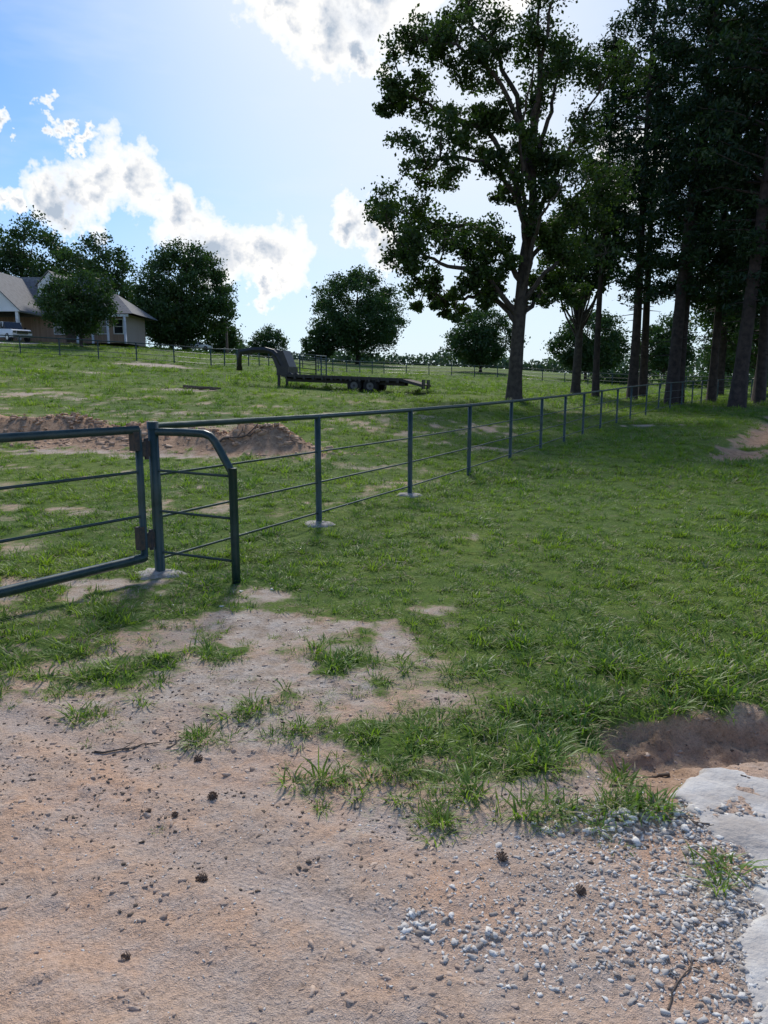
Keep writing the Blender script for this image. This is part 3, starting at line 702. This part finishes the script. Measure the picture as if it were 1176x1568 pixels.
# ------------------------------------------------------------------ house
m_side=simple('white_siding',(.82,.82,.80),(.75,.75,.73),1,.7)
m_roof=simple('grey_shingle_roof',(.22,.215,.21),(.15,.145,.145),3,.9)
m_brk,nt,p,o=mat('tan_brick')
tc=N(nt,'ShaderNodeTexCoord');bk=N(nt,'ShaderNodeTexBrick');bk.inputs['Scale'].default_value=4
bk.inputs['Color1'].default_value=(.38,.26,.19,1);bk.inputs['Color2'].default_value=(.28,.18,.13,1);bk.inputs['Mortar'].default_value=(.42,.39,.35,1)
nt.links.new(tc.outputs['Object'],bk.inputs[0]);nt.links.new(bk.outputs[0],p.inputs['Base Color']);p.inputs['Roughness'].default_value=.9
m_trim=simple('white_trim',(.82,.82,.80),None,2,.6)
hz=H(-36,80)+.25
house=bpy.data.objects.new('brick_house',None);link(house);house.location=(0,0,hz)
def child(b,name,mats):
    o=b.obj(name,mats);o.parent=house;return o
def gable(b,x0,x1,y0,y1,ze,zr,along='X',m=0,ov=.4,th=.14):
    if along=='X':
        ym=(y0+y1)/2;sl=(zr-ze)/((y1-y0)/2)
        for s,ye in((-1,y0),(1,y1)):
            e=ye+s*ov;z=ze-sl*ov
            b.add([(x0-ov,e,z),(x1+ov,e,z),(x1+ov,ym,zr),(x0-ov,ym,zr),(x0-ov,e,z+th),(x1+ov,e,z+th),(x1+ov,ym,zr+th),(x0-ov,ym,zr+th)],[[0,1,2,3],[4,5,6,7],[0,1,5,4],[0,3,7,4],[1,2,6,5]],m)
    else:
        xm=(x0+x1)/2;sl=(zr-ze)/((x1-x0)/2)
        for s,xe in((-1,x0),(1,x1)):
            e=xe+s*ov;z=ze-sl*ov
            b.add([(e,y0-ov,z),(e,y1+ov,z),(xm,y1+ov,zr),(xm,y0-ov,zr),(e,y0-ov,z+th),(e,y1+ov,z+th),(xm,y1+ov,zr+th),(xm,y0-ov,zr+th)],[[0,1,2,3],[4,5,6,7],[0,1,5,4],[0,3,7,4],[1,2,6,5]],m)
def tri(b,a,c,d,m):
    mid=[(a[i]+c[i])/2 for i in range(3)];b.add([a,mid,c,d],[[0,1,2,3]],m)
# walls (brick), open carport under the front gable
b=B();b.box((-37.5,84.7,1.4),(15,7.6,3.2),0);b.box((-29.0,83.8,1.35),(3.0,7.2,3.1),0);child(b,'walls',[m_brk])
b=B()
gable(b,-45,-30.8,80.8,88.6,2.9,7.0,'X')
x0,x1,y0,y1,ze,zr=-31.2,-26.6,79.6,87.6,2.75,5.2;ov=.5;ym=(y0+y1)/2
A=[(x0,y0-ov,ze),(x1+ov,y0-ov,ze),(x1+ov,y1+ov,ze),(x0,y1+ov,ze)];R0=(x0,ym,zr);R1=(x1-2.6,ym,zr)
b.add(A+[R0,R1],[[0,1,5,4]]);b.add([A[1],(x1+ov,ym,ze),A[2],R1],[[0,1,2,3]]);b.add([A[2],A[3],R0,R1],[[0,1,2,3]])
gable(b,-43.6,-36.0,75.0,84.0,2.9,6.8,'Y')
gable(b,-36.0,-33.4,79.6,84,5.7,7.0,'Y',ov=.2,th=.1)
child(b,'roof',[m_roof])
b=B()
tri(b,(-43.6,74.95,2.9),(-36.0,74.95,2.9),(-39.8,74.95,6.75),0)
b.box((-39.8,74.9,2.72),(8.0,.16,.36),0);b.box((-36.05,77.8,2.72),(.16,5.6,.36),0)
tri(b,(-36.0,79.55,5.6),(-33.4,79.55,5.6),(-34.7,79.55,6.95),0);b.box((-34.7,79.9,5.1),(2.5,.6,1.1),0)
tri(b,(-30.8,80.9,2.9),(-30.8,88.5,2.9),(-30.8,84.7,6.9),0)
child(b,'gable_siding',[m_side])
b=B()
for x in(-43.3,-39.9,-36.15): b.box((x,75.1,1.2),(.28,.28,2.75))
for x in(-32.0,-30.4,-28.8,-27.0): b.tube([(x,79.2,-.3),(x,79.2,2.5)],.13,8)
b.box((-29.4,79.2,2.55),(5.6,.2,.25))
child(b,'porch_columns',[m_trim])
b=B()
for x in(-34.6,-32.2,-29.7,-28.0): b.box((x,80.86 if x<-30.5 else 80.16,1.5),(.9,.06,1.4))
child(b,'windows',[m_glass])
b=B()
for x in(-34.6,-32.2,-29.7,-28.0):
    yy=80.84 if x<-30.5 else 80.14
    for s in(-1,1): b.box((x+s*.5,yy,1.5),(.1,.08,1.6));b.box((x,yy,1.5+s*.75),(.9,.08,.1))
    b.box((x,yy-.01,1.5),(.9,.04,.05))
child(b,'window_frames',[m_trim])
b=B();b.box((-33.4,80.84,1.0),(.95,.08,2.1));child(b,'front_door',[m_deck])
b=B()
xs_=np.linspace(-48,-33,18);yy_=np.linspace(68,75.4,8);VX,VY=np.meshgrid(xs_,yy_);vz=height(VX.ravel(),VY.ravel())+.05
i=np.arange(7)[:,None]*18;j=np.arange(17)[None,:]
b.add(np.column_stack([VX.ravel(),VY.ravel(),vz]),np.stack([i+j,i+j+1,i+18+j+1,i+18+j],-1).reshape(-1,4),0,True)
b.obj('driveway',[m_conc])

# ------------------------------------------------------------------ sun + sky
SUN_AZ,SUN_EL=-3.,40.
sd=bpy.data.lights.new('sun','SUN');sd.energy=3.4;sd.angle=rad(11);sd.color=(1,.95,.87)
so=bpy.data.objects.new('sun',sd);link(so)
dirv=Vector((math.sin(rad(SUN_AZ))*math.cos(rad(SUN_EL)),math.cos(rad(SUN_AZ))*math.cos(rad(SUN_EL)),math.sin(rad(SUN_EL))))
so.rotation_euler=dirv.to_track_quat('Z','Y').to_euler();so.location=(0,0,60)
w=bpy.data.worlds.new('World');scene.world=w;w.use_nodes=True;nt=w.node_tree
try: w.cycles.sampling_method='NONE'
except Exception as e: print(e)
bg=nt.nodes['Background'];bg.inputs[1].default_value=1.0
sky=N(nt,'ShaderNodeTexSky');sky.sky_type='NISHITA';sky.sun_disc=False;sky.sun_elevation=rad(SUN_EL);sky.sun_rotation=rad(SUN_AZ);sky.air_density=1.0;sky.dust_density=.4;sky.ozone_density=3.0
tc=N(nt,'ShaderNodeTexCoord');G=tc.outputs['Generated']
def vm(op,a,b=None,scale=None):
    n=nt.nodes.new('ShaderNodeVectorMath');n.operation=op
    for i_,v in enumerate((a,b)):
        if v is None: continue
        if hasattr(v,'node'): nt.links.new(v,n.inputs[i_])
        else: n.inputs[i_].default_value=v
    if scale is not None: n.inputs['Scale'].default_value=scale
    return n
skyc=vm('MULTIPLY',sky.outputs[0],(.070,.105,.145)).outputs[0]
nw1=noise(nt,G,14,5,.62);nw2=noise(nt,G,60,3,.6)
w1=vm('SCALE',vm('SUBTRACT',nw1.outputs['Color'],(.5,.5,.5)).outputs[0],scale=.13).outputs[0]
w2=vm('SCALE',vm('SUBTRACT',nw2.outputs['Color'],(.5,.5,.5)).outputs[0],scale=.04).outputs[0]
dd_=vm('ADD',vm('ADD',G,w1).outputs[0],w2).outputs[0]
BL=[(-22.8,12.4,2.4),(-20.3,13.8,2.3),(-17.5,13.5,2.3),(-21.8,11.3,1.6),(-14.9,11.2,2.3),(-11.8,9.8,2.4),(-9,9.3,2.7),(-9,7.2,1.5),(-26,11.3,1.2),
(-2.3,11.5,1.8),(.2,10.2,2.0),(-7.2,24.6,2.6),(-3.6,23.6,2.8),(-.8,22.3,1.5),(.5,26.3,3.2),(7,26.5,3),(-22.4,18.3,.8),(-21.7,16.6,.7),(-25.8,16.8,.8),(17,14,3),(-34,14,4),(34,12,4),(-60,20,7),(70,22,8),(-110,18,9),(150,25,10)]
F=None
for az,el,rr in BL:
    c=(math.sin(rad(az))*math.cos(rad(el)),math.cos(rad(az))*math.cos(rad(el)),math.sin(rad(el)))
    dn=vm('DISTANCE',dd_,c).outputs['Value']
    f=mth(nt,'MULTIPLY_ADD',dn,-1/rad(rr),1.0)
    F=f if F is None else mth(nt,'SMOOTH_MAX',F,f,.2)
mask=ramp(nt,mth(nt,'ADD',F,.14),[(.0,0),(.18,.55),(.55,1)])
core=ramp(nt,mth(nt,'ADD',F,mth(nt,'MULTIPLY',mth(nt,'SUBTRACT',nw1.outputs[0],.5),1.5)),[(.34,(1.10,1.08,1.04)),(.62,(.80,.83,.88)),(.92,(.48,.56,.67))])
sz=N(nt,'ShaderNodeSeparateXYZ');nt.links.new(G,sz.inputs[0])
haze=ramp(nt,sz.outputs[2],[(0,.85),(.10,.6),(.22,.2),(.35,.03)])
def glow(az,el): return vm('DISTANCE',G,tuple(Vector((math.sin(rad(az))*math.cos(rad(el)),math.cos(rad(az))*math.cos(rad(el)),math.sin(rad(el)))))).outputs['Value']
gl=ramp(nt,glow(8,17),[(0,.85),(.25,.45),(.5,0)])
base=mixc(nt,haze,skyc,(.76,.89,.97))
base=mixc(nt,gl,base,(.90,.96,1.0))
# pale veil around the hidden sun
base=mixc(nt,ramp(nt,glow(SUN_AZ,32),[(.05,.9),(.22,.4),(.42,0)]),base,(.95,.98,1.0))
wisp=noise(nt,vm('MULTIPLY',G,(3,3,11)).outputs[0],1.6,4,.6)
base=mixc(nt,ramp(nt,wisp.outputs[0],[(.52,0),(.8,.28)]),base,(.85,.92,1.0))
fin=mixc(nt,mask,base,core)
nt.links.new(fin,bg.inputs[0])

# ------------------------------------------------------------------ camera
cd=bpy.data.cameras.new('camera');co_=bpy.data.objects.new('camera',cd);link(co_)
co_.location=(0,0,1.65);co_.rotation_euler=(rad(80.3),0,0)
cd.sensor_fit='HORIZONTAL';cd.sensor_width=36;cd.lens=34.65;cd.clip_start=.05;cd.clip_end=6000
scene.camera=co_
scene.view_settings.view_transform='Standard';scene.view_settings.look='None';scene.view_settings.exposure=0
